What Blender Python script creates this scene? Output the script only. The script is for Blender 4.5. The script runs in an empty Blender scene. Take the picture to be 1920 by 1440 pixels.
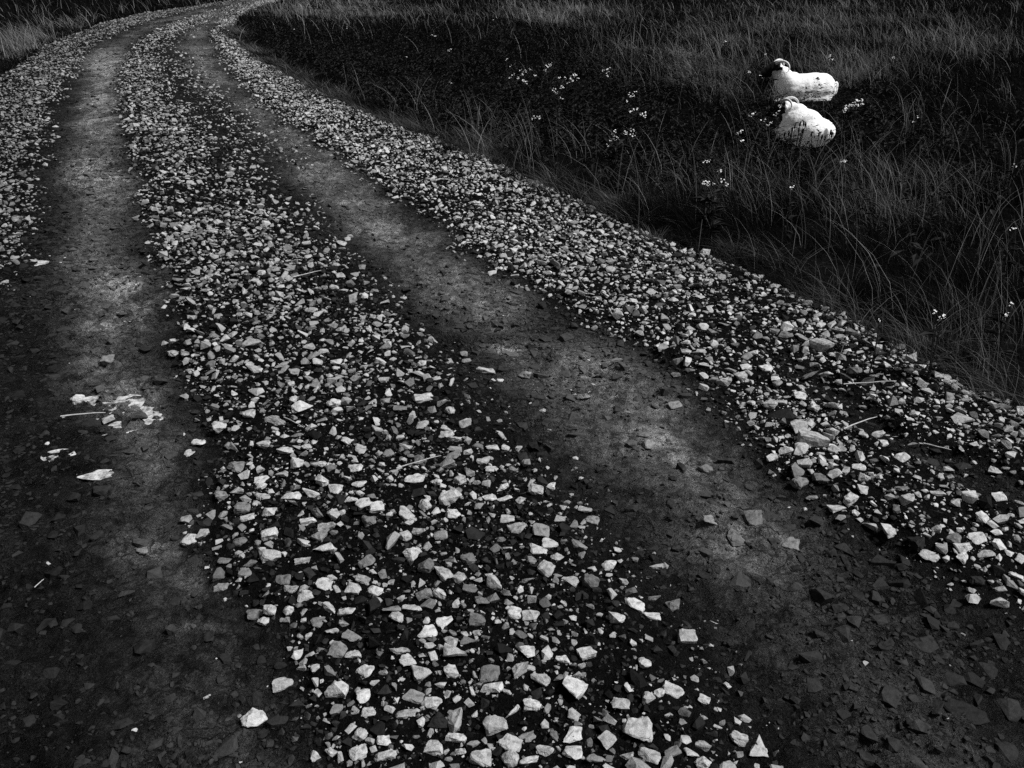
import bpy, bmesh, math, random
import numpy as np
from mathutils import Vector, Matrix, Euler, noise as mnoise
rnd = random.Random(7); rs = np.random.RandomState(11)
R = math.radians
sc = bpy.context.scene
col = sc.collection

# ------------------------------------------------------------------ camera
H, PITCH, F, W0, H0 = 1.70, R(28.0), 1493.0, 1920, 1440
cam_d = bpy.data.cameras.new("camera"); cam = bpy.data.objects.new("camera", cam_d); col.objects.link(cam)
cam.location = (0, 0, H); cam.rotation_euler = (R(90) - PITCH, 0, 0)
cam_d.sensor_width = 36; cam_d.lens = 36 * F / W0; cam_d.clip_start = 0.05; cam_d.clip_end = 3000
sc.camera = cam
# ------------------------------------------------------------------ sky and hazy sun (black and white: the sky is desaturated)
SUN_EL, SUN_AZ = R(54), R(98)          # azimuth from +Y, positive = right of the view
world = bpy.data.worlds.new("World"); sc.world = world; world.use_nodes = True
nt = world.node_tree; bg = nt.nodes["Background"]
sky = nt.nodes.new("ShaderNodeTexSky"); sky.sky_type = 'NISHITA'; sky.sun_disc = False
sky.sun_elevation = SUN_EL; sky.sun_rotation = SUN_AZ; sky.dust_density = 4.0
bw = nt.nodes.new("ShaderNodeRGBToBW")
nt.links.new(sky.outputs[0], bw.inputs[0]); nt.links.new(bw.outputs[0], bg.inputs[0])
bg.inputs[1].default_value = 0.05
sun_d = bpy.data.lights.new("sun", 'SUN'); sun = bpy.data.objects.new("sun", sun_d); col.objects.link(sun)
sun_d.energy = 4.4; sun_d.angle = R(16); sun_d.color = (1, 1, 1)
sdir = Vector((math.sin(SUN_AZ) * math.cos(SUN_EL), math.cos(SUN_AZ) * math.cos(SUN_EL), math.sin(SUN_EL)))
sun.rotation_euler = (-sdir).to_track_quat('-Z', 'Y').to_euler()
vs = sc.view_settings; vs.view_transform = 'Standard'; vs.look = 'None'; vs.exposure = 0.5; vs.gamma = 1.0
vs.use_curve_mapping = False
sc.render.engine = 'CYCLES'; sc.cycles.use_denoising = False
sc.cycles.max_bounces = 4; sc.cycles.diffuse_bounces = 2; sc.cycles.glossy_bounces = 2

# ------------------------------------------------------------------ plane geometry helpers
CP, SP = math.cos(PITCH), math.sin(PITCH)
def at_plane(px, py, z=0.0):
    u, v = (px - W0 / 2) / F, (H0 / 2 - py) / F
    d = np.array([u, CP + v * SP, -SP + v * CP])
    t = (z - H) / d[2]
    return d[0] * t, d[1] * t
def to_px(X, Y, Z):
    zc = Y * CP - (Z - H) * SP; yc = Y * SP + (Z - H) * CP
    zc = np.maximum(zc, 0.05)
    return W0 / 2 + F * X / zc, H0 / 2 - F * yc / zc, F / zc
def hash2(i, j, seed):
    n = (i.astype(np.int64) * 374761393 + j.astype(np.int64) * 668265263 + seed * 1442695041) & 0xFFFFFFFF
    n = ((n ^ (n >> 13)) * 1274126177) & 0xFFFFFFFF
    n = ((n ^ (n >> 16)) * 2246822519) & 0xFFFFFFFF
    return ((n ^ (n >> 15)) & 0xFFFFFF) / float(0xFFFFFF)
def vn(x, y, seed=0):
    x = np.asarray(x, float); y = np.asarray(y, float)
    i = np.floor(x); j = np.floor(y); fx = x - i; fy = y - j
    fx = fx * fx * (3 - 2 * fx); fy = fy * fy * (3 - 2 * fy)
    a = hash2(i, j, seed); b = hash2(i + 1, j, seed); c = hash2(i, j + 1, seed); d = hash2(i + 1, j + 1, seed)
    return (a * (1 - fx) + b * fx) * (1 - fy) + (c * (1 - fx) + d * fx) * fy
def fbm(x, y, seed=0, o=4, g=0.5):
    s = 0; a = 1; t = 0
    for k in range(o):
        s = s + a * vn(x * 2 ** k + 17.3 * k, y * 2 ** k - 9.1 * k, seed + k); t += a; a *= g
    return s / t
def sstep(a, b, x):
    t = np.clip((x - a) / (b - a), 0, 1); return t * t * (3 - 2 * t)

# ------------------------------------------------------------------ the strips of the track: X = B(Y), measured on the ground plane
EDGE = {
 'G0': [(-400, 420), (-180, 260), (0, 146), (65, 102), (125, 69), (200, 42), (275, 24), (350, 15), (425, 3)],
 'G1': [(-260, 1440), (-200, 900), (-110, 700), (-10, 560), (45, 450), (62, 330), (85, 230), (120, 160), (155, 102), (190, 76), (235, 54), (300, 32), (375, 15), (445, 3)],
 'G2': [(600, 1440), (525, 1250), (455, 1100), (425, 950), (398, 850), (372, 750), (350, 650), (328, 560), (300, 480), (275, 400), (255, 330), (235, 250), (222, 180), (230, 130), (255, 85), (302, 55), (352, 35), (420, 15), (462, 3)],
 'G3': [(1440, 1440), (1230, 1150), (1090, 960), (990, 830), (880, 700), (800, 620), (700, 510), (620, 430), (530, 360), (455, 290), (385, 220), (345, 185), (318, 140), (312, 100), (345, 65), (390, 38), (435, 18), (474, 3)],
 'G4': [(2300, 1440), (1930, 1150), (1720, 1040), (1560, 965), (1480, 890), (1390, 800), (1250, 690), (1100, 600), (1000, 550), (920, 490), (840, 430), (760, 380), (680, 320), (600, 270), (540, 230), (490, 190), (450, 150), (415, 100), (402, 65), (415, 40), (445, 20), (490, 3)],
 'G5': [(3300, 1440), (2250, 960), (1920, 780), (1800, 715), (1660, 645), (1500, 565), (1350, 495), (1150, 415), (1050, 365), (960, 325), (860, 278), (740, 238), (650, 200), (560, 155), (500, 120), (452, 90), (432, 60), (445, 35), (485, 15), (525, 3)],
 'C1': [(420, 1440), (330, 1150), (265, 950), (225, 720), (205, 560), (188, 400), (180, 300), (176, 220), (182, 150), (200, 105), (245, 68), (300, 42), (380, 20), (450, 3)],
 'C2': [(1900, 1440), (1600, 1150), (1390, 985), (1240, 850), (1090, 700), (905, 570), (770, 470), (665, 380), (560, 285), (480, 215), (420, 165), (385, 125), (365, 90), (375, 55), (410, 32), (440, 18), (480, 3)],
 'D': [(2250, 1130), (1900, 935), (1730, 850), (1560, 765), (1440, 690), (1380, 655)],
}
ECUR = {}
for k, pts in EDGE.items():
    w = sorted([at_plane(*p)[::-1] for p in pts])
    ECUR[k] = np.array(w)
def edge(k, Y):
    w = ECUR[k]; y, x = w[:, 0], w[:, 1]
    r = np.interp(Y, y, x)
    r = np.where(Y < y[0], x[0] + (Y - y[0]) * (x[1] - x[0]) / (y[1] - y[0]) * 0.8, r)
    if k != 'D':
        r = np.where(Y > y[-1], x[-1] + (Y - y[-1]) * 0.25, r)
    return r
def strips(X, Y):
    """soft weights: gravel density, wheel track, road interior"""
    wob = (fbm(X * 2.2, Y * 2.2, 5, 3) - .5) * .34 + (vn(X * 9, Y * 9, 8) - .5) * .10
    g = [edge('G%d' % i, Y) for i in range(6)]
    x = X + wob
    e = .10 + .006 * np.abs(Y)
    left = sstep(g[0] - .05, g[0] + .12, x) * (1 - sstep(g[1] - e, g[1] + e, x))
    mid = sstep(g[2] - e * .8, g[2] + e * .8, x) * (1 - sstep(g[3] - e * 4.2, g[3] + e * 1.6, x))
    right = sstep(g[4] - e, g[4] + e, x) * (1 - sstep(g[5] - .10, g[5] + .06, X + wob * .6))
    yd = ECUR['D']; on = sstep(yd[0, 0] - .5, yd[0, 0], Y) * (1 - sstep(yd[-1, 0] - .7, yd[-1, 0] + .1, Y))
    dd = np.abs(x - edge('D', Y))
    right = right * (1 - on * (1 - sstep(.07, .17, dd)) * .93)
    # sparse scatter left over in the far part of the right wheel track
    sparse = .30 * sstep(7, 9, Y) * (1 - sstep(15, 20, Y)) * sstep(g[3], g[3] + .25, x) * (1 - sstep(g[3] + .3, g[3] + .85, x))
    dens = np.clip(left + mid + right + sparse, 0, 1)
    inside = sstep(g[0] - .1, g[0] + .1, X) * (1 - sstep(g[5] - .08, g[5] + .08, X))
    return left, mid, right, sparse, dens, inside
PUDDLES = [  # px centre, half width px, half depth px (on the photograph's ground plane), depth
    (208, 752, 66, 15, .017), (232, 782, 46, 27, .020), (282, 773, 36, 15, .017),
    (112, 858, 26, 10, .0045), (192, 893, 40, 8, .006),
    (62, 491, 26, 5, .007)]
PUD = []
for (px, py, a, b, dep) in PUDDLES:
    cx, cy = at_plane(px, py); x1, _ = at_plane(px + a, py); _, y1 = at_plane(px, py - b)
    PUD.append((cx, cy, abs(x1 - cx), abs(y1 - cy), dep))
def terr(X, Y, fine=True):
    X = np.asarray(X, float); Y = np.asarray(Y, float)
    left, mid, right, sparse, dens, inside = strips(X, Y)
    g0, g5 = edge('G0', Y), edge('G5', Y)
    off = np.maximum(X - g5, 0); offl = np.maximum(g0 - X, 0)
    z = -.30 * sstep(.05, 2.4, off) * (1 - .35 * sstep(9, 16, Y)) - .22 * sstep(.05, 1.6, offl)
    un = (fbm(X * .22 + 4, Y * .22, 31, 3) - .5) * .5 * sstep(.3, 5, off + offl)
    z = z + un * sstep(13, 26, Y) + (fbm(X * .9, Y * .9, 33, 3) - .5) * .12 * sstep(.1, 1.5, off + offl)
    z = z + .035 * mid + .045 * right + .03 * left
    tr = inside * (1 - dens)
    z = z + (fbm(X * 1.3, Y * .8, 41, 3) - .5) * .03 * tr
    if fine:
        z = z + (fbm(X * 9, Y * 9, 43, 3) - .5) * .045 * inside
        n = fbm(X * 22, Y * 26, 47, 2)
        z = z + (np.floor(n * 7) / 7 * .9 + .25 * n - .6) * .034 * tr * (.35 + .9 * sstep(.42, .6, fbm(X * 2.1, Y * 1.6, 45, 2)))          # flaky crust
    for (cx, cy, a, b, dep) in PUD:
        q = ((X - cx) / a) ** 2 + ((Y - cy) / b) ** 2
        z = z - dep * np.exp(-q * .9)
        if fine: z = z + dep * np.exp(-q * .35) * ((fbm(X * 16, Y * 22, 51, 3) - .5) * 2.4 + (fbm(X * 34, Y * 44, 53, 2) - .42) * 2.2)
    far = np.maximum(Y - 45, 0)
    z = z + far * .035 + sstep(60, 300, Y) * 18 * fbm(X * .008, Y * .008, 71, 3)
    z = z + np.maximum(np.abs(X) - 30, 0) * .03
    return z
def on_ground(px, py, lift=0.0):
    z = 0.0
    for _ in range(14):
        x, y = at_plane(px, py, z + lift); z = .5 * z + .5 * float(terr(np.array([x]), np.array([y]))[0])
    return x, y, z

# ------------------------------------------------------------------ object helpers
def mesh_np(name, V, T, mat, attrs=None, smooth=False, parent=None, link=True):
    me = bpy.data.meshes.new(name); V = np.asarray(V, np.float32); T = np.asarray(T, np.int32)
    k = T.shape[1]
    me.vertices.add(len(V)); me.vertices.foreach_set("co", V.ravel())
    me.loops.add(T.size); me.loops.foreach_set("vertex_index", T.ravel())
    me.polygons.add(len(T)); me.polygons.foreach_set("loop_start", np.arange(0, T.size, k, dtype=np.int32))
    me.polygons.foreach_set("loop_total", np.full(len(T), k, np.int32))
    me.polygons.foreach_set("use_smooth", np.full(len(T), bool(smooth)))
    for an, av in (attrs or {}).items():
        a = me.attributes.new(an, 'FLOAT', 'POINT'); a.data.foreach_set("value", np.asarray(av, np.float32))
    me.update(); me.validate()
    if mat: me.materials.append(mat)
    o = bpy.data.objects.new(name, me)
    if link: col.objects.link(o)
    if parent: o.parent = parent
    return o
def tag(o, label=None, cat=None, group=None, kind=None):
    for k, v in (('label', label), ('category', cat), ('group', group), ('kind', kind)):
        if v: o[k] = v
    return o
def empty(name, loc, rz=0):
    o = bpy.data.objects.new(name, None); o.empty_display_size = .1; o.location = loc; o.rotation_euler = (0, 0, rz)
    col.objects.link(o); return o

# ------------------------------------------------------------------ materials (all greys)
class NT:
    def __init__(s, name):
        s.m = bpy.data.materials.new(name); s.m.use_nodes = True; s.t = s.m.node_tree
        s.b = s.t.nodes["Principled BSDF"]
    def n(s, typ, **kw):
        d = s.t.nodes.new(typ)
        for k, v in kw.items():
            if k in d.inputs: d.inputs[k].default_value = v
            else: setattr(d, k, v)
        return d
    def l(s, a, b): s.t.links.new(a, b)
    def noise(s, scale, detail=4, rough=.55, vec=None):
        d = s.n("ShaderNodeTexNoise"); d.inputs["Scale"].default_value = scale; d.inputs["Detail"].default_value = detail
        d.inputs["Roughness"].default_value = rough
        if vec is None:
            g = s.n("ShaderNodeNewGeometry"); vec = g.outputs["Position"]
        s.l(vec, d.inputs["Vector"]); return d.outputs["Fac"]
    def mapr(s, v, a, b, c, d):
        m = s.n("ShaderNodeMapRange"); s.l(v, m.inputs[0])
        for i, x in enumerate((a, b, c, d)): m.inputs[i + 1].default_value = x
        return m.outputs[0]
    def math(s, op, a, b=None):
        m = s.n("ShaderNodeMath", operation=op)
        for i, x in enumerate((a, b)):
            if x is None: continue
            if isinstance(x, (int, float)): m.inputs[i].default_value = x
            else: s.l(x, m.inputs[i])
        return m.outputs[0]
    def mix(s, f, a, b):
        m = s.n("ShaderNodeMix"); m.data_type = 'FLOAT'
        for i, x in enumerate((f, a, b)):
            k = m.inputs[(0, 2, 3)[i]]
            if isinstance(x, (int, float)): k.default_value = x
            else: s.l(x, k)
        return m.outputs[0]
    def attr(s, name): return s.n("ShaderNodeAttribute", attribute_name=name).outputs["Fac"]
    def grey(s, v):
        c = s.n("ShaderNodeCombineColor")
        for i in range(3): s.l(v, c.inputs[i])
        s.l(c.outputs[0], s.b.inputs["Base Color"])
    def bump(s, v, strength, dist, prev=None):
        d = s.n("ShaderNodeBump"); d.inputs["Strength"].default_value = strength; d.inputs["Distance"].default_value = dist
        s.l(v, d.inputs["Height"])
        if prev is not None: s.l(prev, d.inputs["Normal"])
        return d.outputs["Normal"]
    def normal(s, v): s.l(v, s.b.inputs["Normal"])

def mat_track():
    k = NT("wet_mud")
    gr = k.attr("gravel")
    n1 = k.noise(3.2, 5); n2 = k.noise(40, 6, .65); n3 = k.noise(160, 4, .6)
    vo = k.n("ShaderNodeTexVoronoi", feature='DISTANCE_TO_EDGE'); vo.inputs["Scale"].default_value = 13
    g = k.n("ShaderNodeNewGeometry"); wv = k.n("ShaderNodeVectorMath", operation='ADD')
    nz = k.n("ShaderNodeTexNoise"); nz.inputs["Scale"].default_value = 14; k.l(g.outputs["Position"], nz.inputs["Vector"])
    sc_ = k.n("ShaderNodeVectorMath", operation='SCALE'); k.l(nz.outputs["Color"], sc_.inputs[0]); sc_.inputs["Scale"].default_value = .10
    k.l(g.outputs["Position"], wv.inputs[0]); k.l(sc_.outputs[0], wv.inputs[1]); k.l(wv.outputs[0], vo.inputs["Vector"])
    si = k.attr('silt_sheen'); mud = k.math('ADD', k.mapr(n1, .3, .7, .004, .013), k.math('MULTIPLY', si, .135))
    mud = k.math('MULTIPLY', mud, k.mapr(n2, .3, .7, .45, 1.5))
    n4 = k.noise(13, 5, .6); cm = k.math('MULTIPLY', k.mapr(vo.outputs["Distance"], 0, .085, .9, 0), k.mapr(k.noise(2.6, 3), .38, .56, 0, 1)); mud = k.math('MULTIPLY', mud, k.math('SUBTRACT', 1.0, cm)); mud = k.math('MULTIPLY', mud, k.mapr(n3, .3, .7, .55, 1.4)); mud = k.math('MULTIPLY', mud, k.mapr(n4, .34, .62, .22, 1.55))
    k.grey(k.mix(gr, mud, k.math('MULTIPLY', k.mapr(n2, .35, .7, .002, .008), 1.0)))
    wet = k.attr("wet")
    r = k.mapr(n1, .35, .65, .42, .56); r = k.math('ADD', r, k.mapr(n2, .3, .7, -.07, .12))
    r = k.math('SUBTRACT', r, k.math('MULTIPLY', wet, .10))
    k.l(k.mix(gr, r, .75), k.b.inputs["Roughness"])
    k.l(k.mix(gr, k.math('ADD', .10, k.math('MULTIPLY', si, .30)), .03), k.b.inputs["Specular IOR Level"])
    cr = k.math('MULTIPLY', k.mapr(vo.outputs["Distance"], 0, .09, 0, 1), k.mapr(k.noise(5, 3), .4, .6, 0, 1))
    b = k.bump(cr, .8, .010)
    b = k.bump(n4, 1.0, .06, b); b = k.bump(n2, 1.0, .045, b); b = k.bump(n3, .7, .007, b)
    k.normal(b)
    return k.m
def mat_moor():
    k = NT("peat_ground"); n = k.noise(6, 5)
    k.grey(k.mapr(n, .3, .7, .001, .005)); k.b.inputs["Roughness"].default_value = 1; k.b.inputs["Specular IOR Level"].default_value = 0
    k.normal(k.bump(k.noise(18, 5), .8, .05)); return k.m
def mat_stone():
    k = NT("crushed_stone"); sh = k.attr("shade")
    tc = k.n("ShaderNodeTexCoord"); p = tc.outputs["Object"]
    n1 = k.noise(70, 4, .6, p); n2 = k.noise(320, 3, .7, p); n3 = k.noise(24, 3, .5, p)
    v = k.math('MULTIPLY', sh, k.mapr(n1, .3, .7, .72, 1.22))
    v = k.math('MULTIPLY', v, k.mapr(n2, .3, .7, .72, 1.25))
    v = k.math('MULTIPLY', v, k.mapr(n3, .35, .42, .55, 1.0))
    k.grey(v); k.b.inputs["Roughness"].default_value = .75; k.b.inputs["Specular IOR Level"].default_value = .08
    k.normal(k.bump(n2, .5, .002, k.bump(n1, .6, .006))); return k.m
def mat_plain(name, lo, hi, scale=20, rough=.7, spec=.25, bump=0, bscale=60, attr=None, trans=0):
    k = NT(name); n = k.noise(scale, 4)
    v = k.mapr(n, .3, .7, lo, hi)
    if attr: v = k.math('MULTIPLY', v, k.attr(attr))
    k.grey(v); k.b.inputs["Roughness"].default_value = rough; k.b.inputs["Specular IOR Level"].default_value = spec
    if bump: k.normal(k.bump(k.noise(bscale, 4), .8, bump))
    if trans:
        t = k.n("ShaderNodeBsdfTranslucent"); ad = k.n("ShaderNodeMixShader"); ad.inputs[0].default_value = trans
        src = k.b.inputs["Base Color"].links[0].from_socket; k.l(src, t.inputs["Color"])
        k.l(k.b.outputs[0], ad.inputs[1]); k.l(t.outputs[0], ad.inputs[2])
        k.l(ad.outputs[0], k.t.nodes["Material Output"].inputs["Surface"])
    return k.m
M_TRACK, M_MOOR, M_STONE = mat_track(), mat_moor(), mat_stone()
M_GRASS = mat_plain("moor_grass", .8, 1.2, 3, .8, .0, attr="shade", trans=.3)
M_LEAF = mat_plain("dark_leaf", .003, .024, 9, .8, .03)
M_STEM = mat_plain("plant_stem", .012, .03, 30, .7, .2)
M_BUD = mat_plain("dark_bud", .004, .010, 30, .8, .1)
M_PETAL = mat_plain("white_petal", .6, .85, 60, .7, .2, trans=.2)
M_STRAW = mat_plain("bleached_straw", .24, .42, 50, .6, .3)
M_WOOL = mat_plain("sheep_coat", .9, 1.08, 30, .95, .05, bump=.006, bscale=55, attr="shade", trans=.25)
M_HORN = mat_plain("horn", .40, .60, 40, .45, .4, bump=.004, bscale=90)
M_EYE = mat_plain("dark_eye", .004, .006, 5, .15, .5)
def mat_water():
    k = NT("standing_water"); k.grey(k.math('MULTIPLY', k.mapr(k.noise(28, 5, .65), .36, .6, .10, .46), k.mapr(k.noise(120, 3, .6), .3, .6, .6, 1.1)))  # pale base colour stands in for bright sky reflected in the water
    k.b.inputs["Roughness"].default_value = .06; k.b.inputs["IOR"].default_value = 1.33; k.b.inputs["Specular IOR Level"].default_value = .6
    k.normal(k.bump(k.noise(30, 2), .04, .01)); return k.m
M_WATER = mat_water()

# ------------------------------------------------------------------ ground: one graded sheet, split along the track's edge
def axis_y():
    a = [-8, -5, -3, -2, -1.2, -.6, -.2, .1, .3]
    y = .45
    while y < 700:
        a.append(y); y += max(.013, .0042 * y if y < 12 else .012 * (y - 12) + .05)
    return np.array(a)
def axis_x():
    h = [0.0]
    while h[-1] < 500:
        x = h[-1]; h.append(x + (.014 if x < 2.4 else min(.014 + (x - 2.4) * .028, 12)))
    h = np.array(h); return np.concatenate([-h[:0:-1], h])
ax, ay = axis_x(), axis_y()
GX, GY = np.meshgrid(ax, ay)
GZ = terr(GX, GY)
nx, ny = len(ax), len(ay)
V = np.stack([GX.ravel(), GY.ravel(), GZ.ravel()], 1)
left, mid, right, sparse, dens, inside = strips(V[:, 0], V[:, 1])
idx = np.arange(nx * ny).reshape(ny, nx)
Q = np.stack([idx[:-1, :-1].ravel(), idx[:-1, 1:].ravel(), idx[1:, 1:].ravel(), idx[1:, :-1].ravel()], 1)
wetn = fbm(V[:, 0] * 1.1, V[:, 1] * .5, 91, 3)
SHEEN = [(198, 122, 34, 26, 1.6), (192, 210, 34, 50, 1.5), (172, 330, 46, 45, 1.3), (238, 535, 66, 34, 1.5), (205, 612, 44, 10, 2.0), (230, 590, 60, 40, .8), (215, 720, 60, 50, .5),  # pale patches that paint wet sky sheen into the mud's colour
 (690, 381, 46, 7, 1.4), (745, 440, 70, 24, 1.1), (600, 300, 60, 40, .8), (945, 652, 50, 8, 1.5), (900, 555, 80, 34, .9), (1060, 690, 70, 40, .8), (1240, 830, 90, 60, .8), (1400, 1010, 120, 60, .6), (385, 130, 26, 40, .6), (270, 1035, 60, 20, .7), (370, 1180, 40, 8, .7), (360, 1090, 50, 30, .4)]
def silt_sheen_at(X, Y):
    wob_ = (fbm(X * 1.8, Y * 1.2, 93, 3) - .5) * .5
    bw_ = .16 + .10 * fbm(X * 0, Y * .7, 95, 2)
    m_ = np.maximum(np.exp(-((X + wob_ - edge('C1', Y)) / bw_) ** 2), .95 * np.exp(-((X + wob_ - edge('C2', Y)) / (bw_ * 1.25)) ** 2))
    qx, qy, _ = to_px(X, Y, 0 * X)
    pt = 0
    for (a, b, c, d, e_) in SHEEN: pt = pt + e_ * np.exp(-((qx - a + 40 * wob_) / c) ** 2 - ((qy - b) / d) ** 2) * (Y > .3)
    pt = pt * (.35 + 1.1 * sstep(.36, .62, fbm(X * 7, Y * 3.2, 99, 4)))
    return .85 * pt + .75 * np.clip(m_ * (.25 + .75 * sstep(1.5, 3.2, Y)) * (.45 + .75 * sstep(.38, .6, fbm(X * 1.5, Y * .9, 97, 3))), 0, 1)  # painted sheen plus silt band, the band faded near camera as painted vignette
silt_sheen = silt_sheen_at(V[:, 0], V[:, 1])

isroad = (inside[Q].mean(1) > .5)
def sub(name, mask, mat, attrs):
    q = Q[mask]; u, inv = np.unique(q, return_inverse=True)
    return mesh_np(name, V[u], inv.reshape(q.shape), mat, {k: v[u] for k, v in attrs.items()}, smooth=True)
tag(sub("gravel_track", isroad, M_TRACK, {"gravel": np.clip(dens * 1.3, 0, 1), "wet": sstep(.4, .65, wetn), "silt_sheen": np.clip(silt_sheen, 0, 2)}), kind='structure')
tag(sub("moor_ground", ~isroad, M_MOOR, {}), kind='structure')

# standing water lying in the hollows of the left and right wheel tracks
for (cx, cy, a, b, dep) in PUD:
    zz = float(np.median(terr(cx + a * .9 * np.cos(np.linspace(0, 6.28, 60)), cy + b * .9 * np.sin(np.linspace(0, 6.28, 60)))))
    n = 40; th = np.linspace(0, 2 * math.pi, n, endpoint=False)
    P = [(cx, cy, zz - dep * .20)] + [(cx + a * 1.25 * math.cos(t), cy + b * 1.25 * math.sin(t), zz - dep * .20) for t in th]
    T = [(0, 1 + i, 1 + (i + 1) % n) for i in range(n)]
    tag(mesh_np("puddle", P, T, M_WATER), "shallow bright puddle in the muddy wheel track", "puddle", "puddles in the wheel tracks", 'structure')

# ------------------------------------------------------------------ stones
def hull(n, sx, sy, sz, r, power=.55):
    bm = bmesh.new()
    for _ in range(n):
        d = Vector((r.gauss(0, 1), r.gauss(0, 1), r.gauss(0, 1))).normalized()
        d = Vector([math.copysign(abs(c) ** power, c) for c in d]) * r.uniform(.78, 1.0) * .85
        bm.verts.new((d.x * sx, d.y * sy, d.z * sz))
    g = bmesh.ops.convex_hull(bm, input=bm.verts)
    bmesh.ops.delete(bm, geom=[v for v in bm.verts if not v.link_faces], context='VERTS')
    bmesh.ops.triangulate(bm, faces=bm.faces[:])
    bm.verts.index_update()
    Vv = np.array([v.co[:] for v in bm.verts]); Tt = np.array([[v.index for v in f.verts] for f in bm.faces])
    bm.free()
    Vv = Vv - (Vv.max(0) + Vv.min(0)) / 2
    Vv = Vv / (np.abs(Vv[:, 0]).max())
    return Vv, Tt
r2 = random.Random(3)
LIB = [hull(r2.randint(10, 15), 1, r2.uniform(.55, .95), r2.uniform(.28, .62), r2, r2.uniform(.5, .9)) for _ in range(70)]
LIBF = [hull(8, 1, r2.uniform(.6, .95), r2.uniform(.3, .6), r2, .7) for _ in range(40)]
def rots(yaw, tx, ty):
    cz, sz = np.cos(yaw), np.sin(yaw); cx, sx = np.cos(tx), np.sin(tx); cy, sy = np.cos(ty), np.sin(ty)
    o = np.zeros((len(yaw), 3, 3))
    o[:, 0, 0] = cz * cy; o[:, 0, 1] = cz * sy * sx - sz * cx; o[:, 0, 2] = cz * sy * cx + sz * sx
    o[:, 1, 0] = sz * cy; o[:, 1, 1] = sz * sy * sx + cz * cx; o[:, 1, 2] = sz * sy * cx - cz * sx
    o[:, 2, 0] = -sy; o[:, 2, 1] = cy * sx; o[:, 2, 2] = cy * cx
    return o
# stones of the photograph large enough to point at: px, py, width px, shape, shade
# f flat, l long, w wedge, b blocky, r rounded, s upright shard; shade p pale, g grey, d dark
HERO = """1023 1073 36 r p|1010 1036 34 b p|996 1053 20 r g|1045 1048 29 w p|853 1230 48 w p|880 1206 34 w g|830 1077 42 w p|997 1157 38 f p|977 1263 34 b p
923 1295 46 l p|1077 1300 58 w p|810 1320 42 w p|763 1340 42 l p|857 1357 34 s p|930 1365 46 b p|957 1397 40 b p|810 1403 54 w p|1192 1378 60 b p|1140 1393 38 w p
1163 1328 36 b p|998 1325 33 b p|673 1415 34 b p|725 1420 43 l p|960 1340 40 w p|1022 1410 36 w p|955 1425 33 r p|993 1430 40 l p|1218 1313 28 b p|1236 1302 20 b p
1217 1420 42 f p|1258 1413 40 l g|1208 1248 25 r p|1230 1063 28 l p|823 1352 44 w d|772 1045 31 r p|743 1162 28 r p|795 1118 30 b g|683 1262 38 f p|987 1227 30 b p
967 995 38 f p|1055 1238 32 l p|1157 1160 30 w p|762 967 34 b p|787 1002 34 w p|927 1095 32 b p|773 1142 38 l p|750 1222 38 l p|863 1412 25 w p|720 1393 28 b p
1173 1419 28 w p|1118 1425 40 l g|1040 1382 22 b g|507 1045 38 b p|478 1353 48 r p|610 1032 44 w p|573 1120 30 b p|507 1146 28 r p|542 1148 22 r p|495 1168 25 r p
623 1185 26 w p|622 1142 42 l p|387 1307 17 w p|590 1422 28 w p|622 1412 28 w p|578 980 29 b p|623 968 30 b p|325 667 21 r p|373 832 27 f p|353 850 20 f p
442 878 36 w g|467 780 26 b p|495 837 26 b p|535 848 36 l p|517 793 42 l p|565 770 38 w p|555 875 28 b p|528 890 34 l p|548 933 38 f p|477 697 34 w p
475 645 42 l p|530 685 30 w p|627 760 28 r p|603 905 26 b p|575 842 22 b p|628 920 28 w p|322 897 16 s d|873 798 25 b p|837 817 31 f p|842 937 46 w p
778 900 40 f p|837 872 29 b g|907 867 30 w p|787 868 28 b g|792 750 43 l p|843 773 22 r p|817 712 25 l p|910 700 38 l p|1017 772 14 r p|715 682 26 b p
790 685 22 r p|683 950 29 b p|798 950 25 r p|977 940 22 w p|922 882 27 f p|1120 708 23 w d|1262 898 16 r d|750 767 29 f g|923 840 25 f p|820 907 20 r p
1090 897 15 f p|1540 655 43 b p|1520 710 38 w g|1547 703 26 w p|1522 830 56 b p|1495 802 38 w p|1462 783 52 w d|1498 910 36 r g|1525 933 29 l g|1803 785 40 w p
1700 942 28 b p|1568 955 33 w p|1437 692 30 f p|1388 710 29 b p|1357 720 29 w p|1857 750 38 l g|1573 623 27 l p|1598 628 28 b g|1647 818 33 l p|1650 832 30 f p
1690 860 27 f p|1610 877 28 f p|1863 890 26 b p|1562 847 22 r p|1507 873 28 b p|1617 897 24 r p|1443 760 26 b p|1472 632 27 w g|1412 663 18 b p|1610 683 17 s p
1750 727 26 w d|1603 698 31 l g|1757 927 34 l p|1670 995 42 f p|1722 1020 32 b d|1742 1043 36 f p|1810 1030 35 f p|1847 1040 31 f p|1807 1047 28 f p|1832 1013 36 f p
1843 975 27 b p|1752 995 22 b p|1830 1092 29 r d|1903 1080 29 f p|1490 1065 24 w d|1320 1315 25 b p|1345 1333 15 b p|1385 1388 34 b p|1423 1410 37 w p|1452 1413 24 s p
1320 1402 31 w p|1318 1433 32 r p|1345 1363 16 w p|1812 1340 84 f d|1577 1140 36 f d|1662 1212 36 f d|1363 1287 17 w p|1255 973 14 r d|1020 575 20 b d|640 458 20 f p|258 648 14 b d"""
DIM = {'f': (.72, .26), 'l': (.42, .34), 'w': (.68, .42), 'b': (.8, .55), 'r': (.82, .6), 's': (.55, .35)}
class Stone: pass
stones = []
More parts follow.
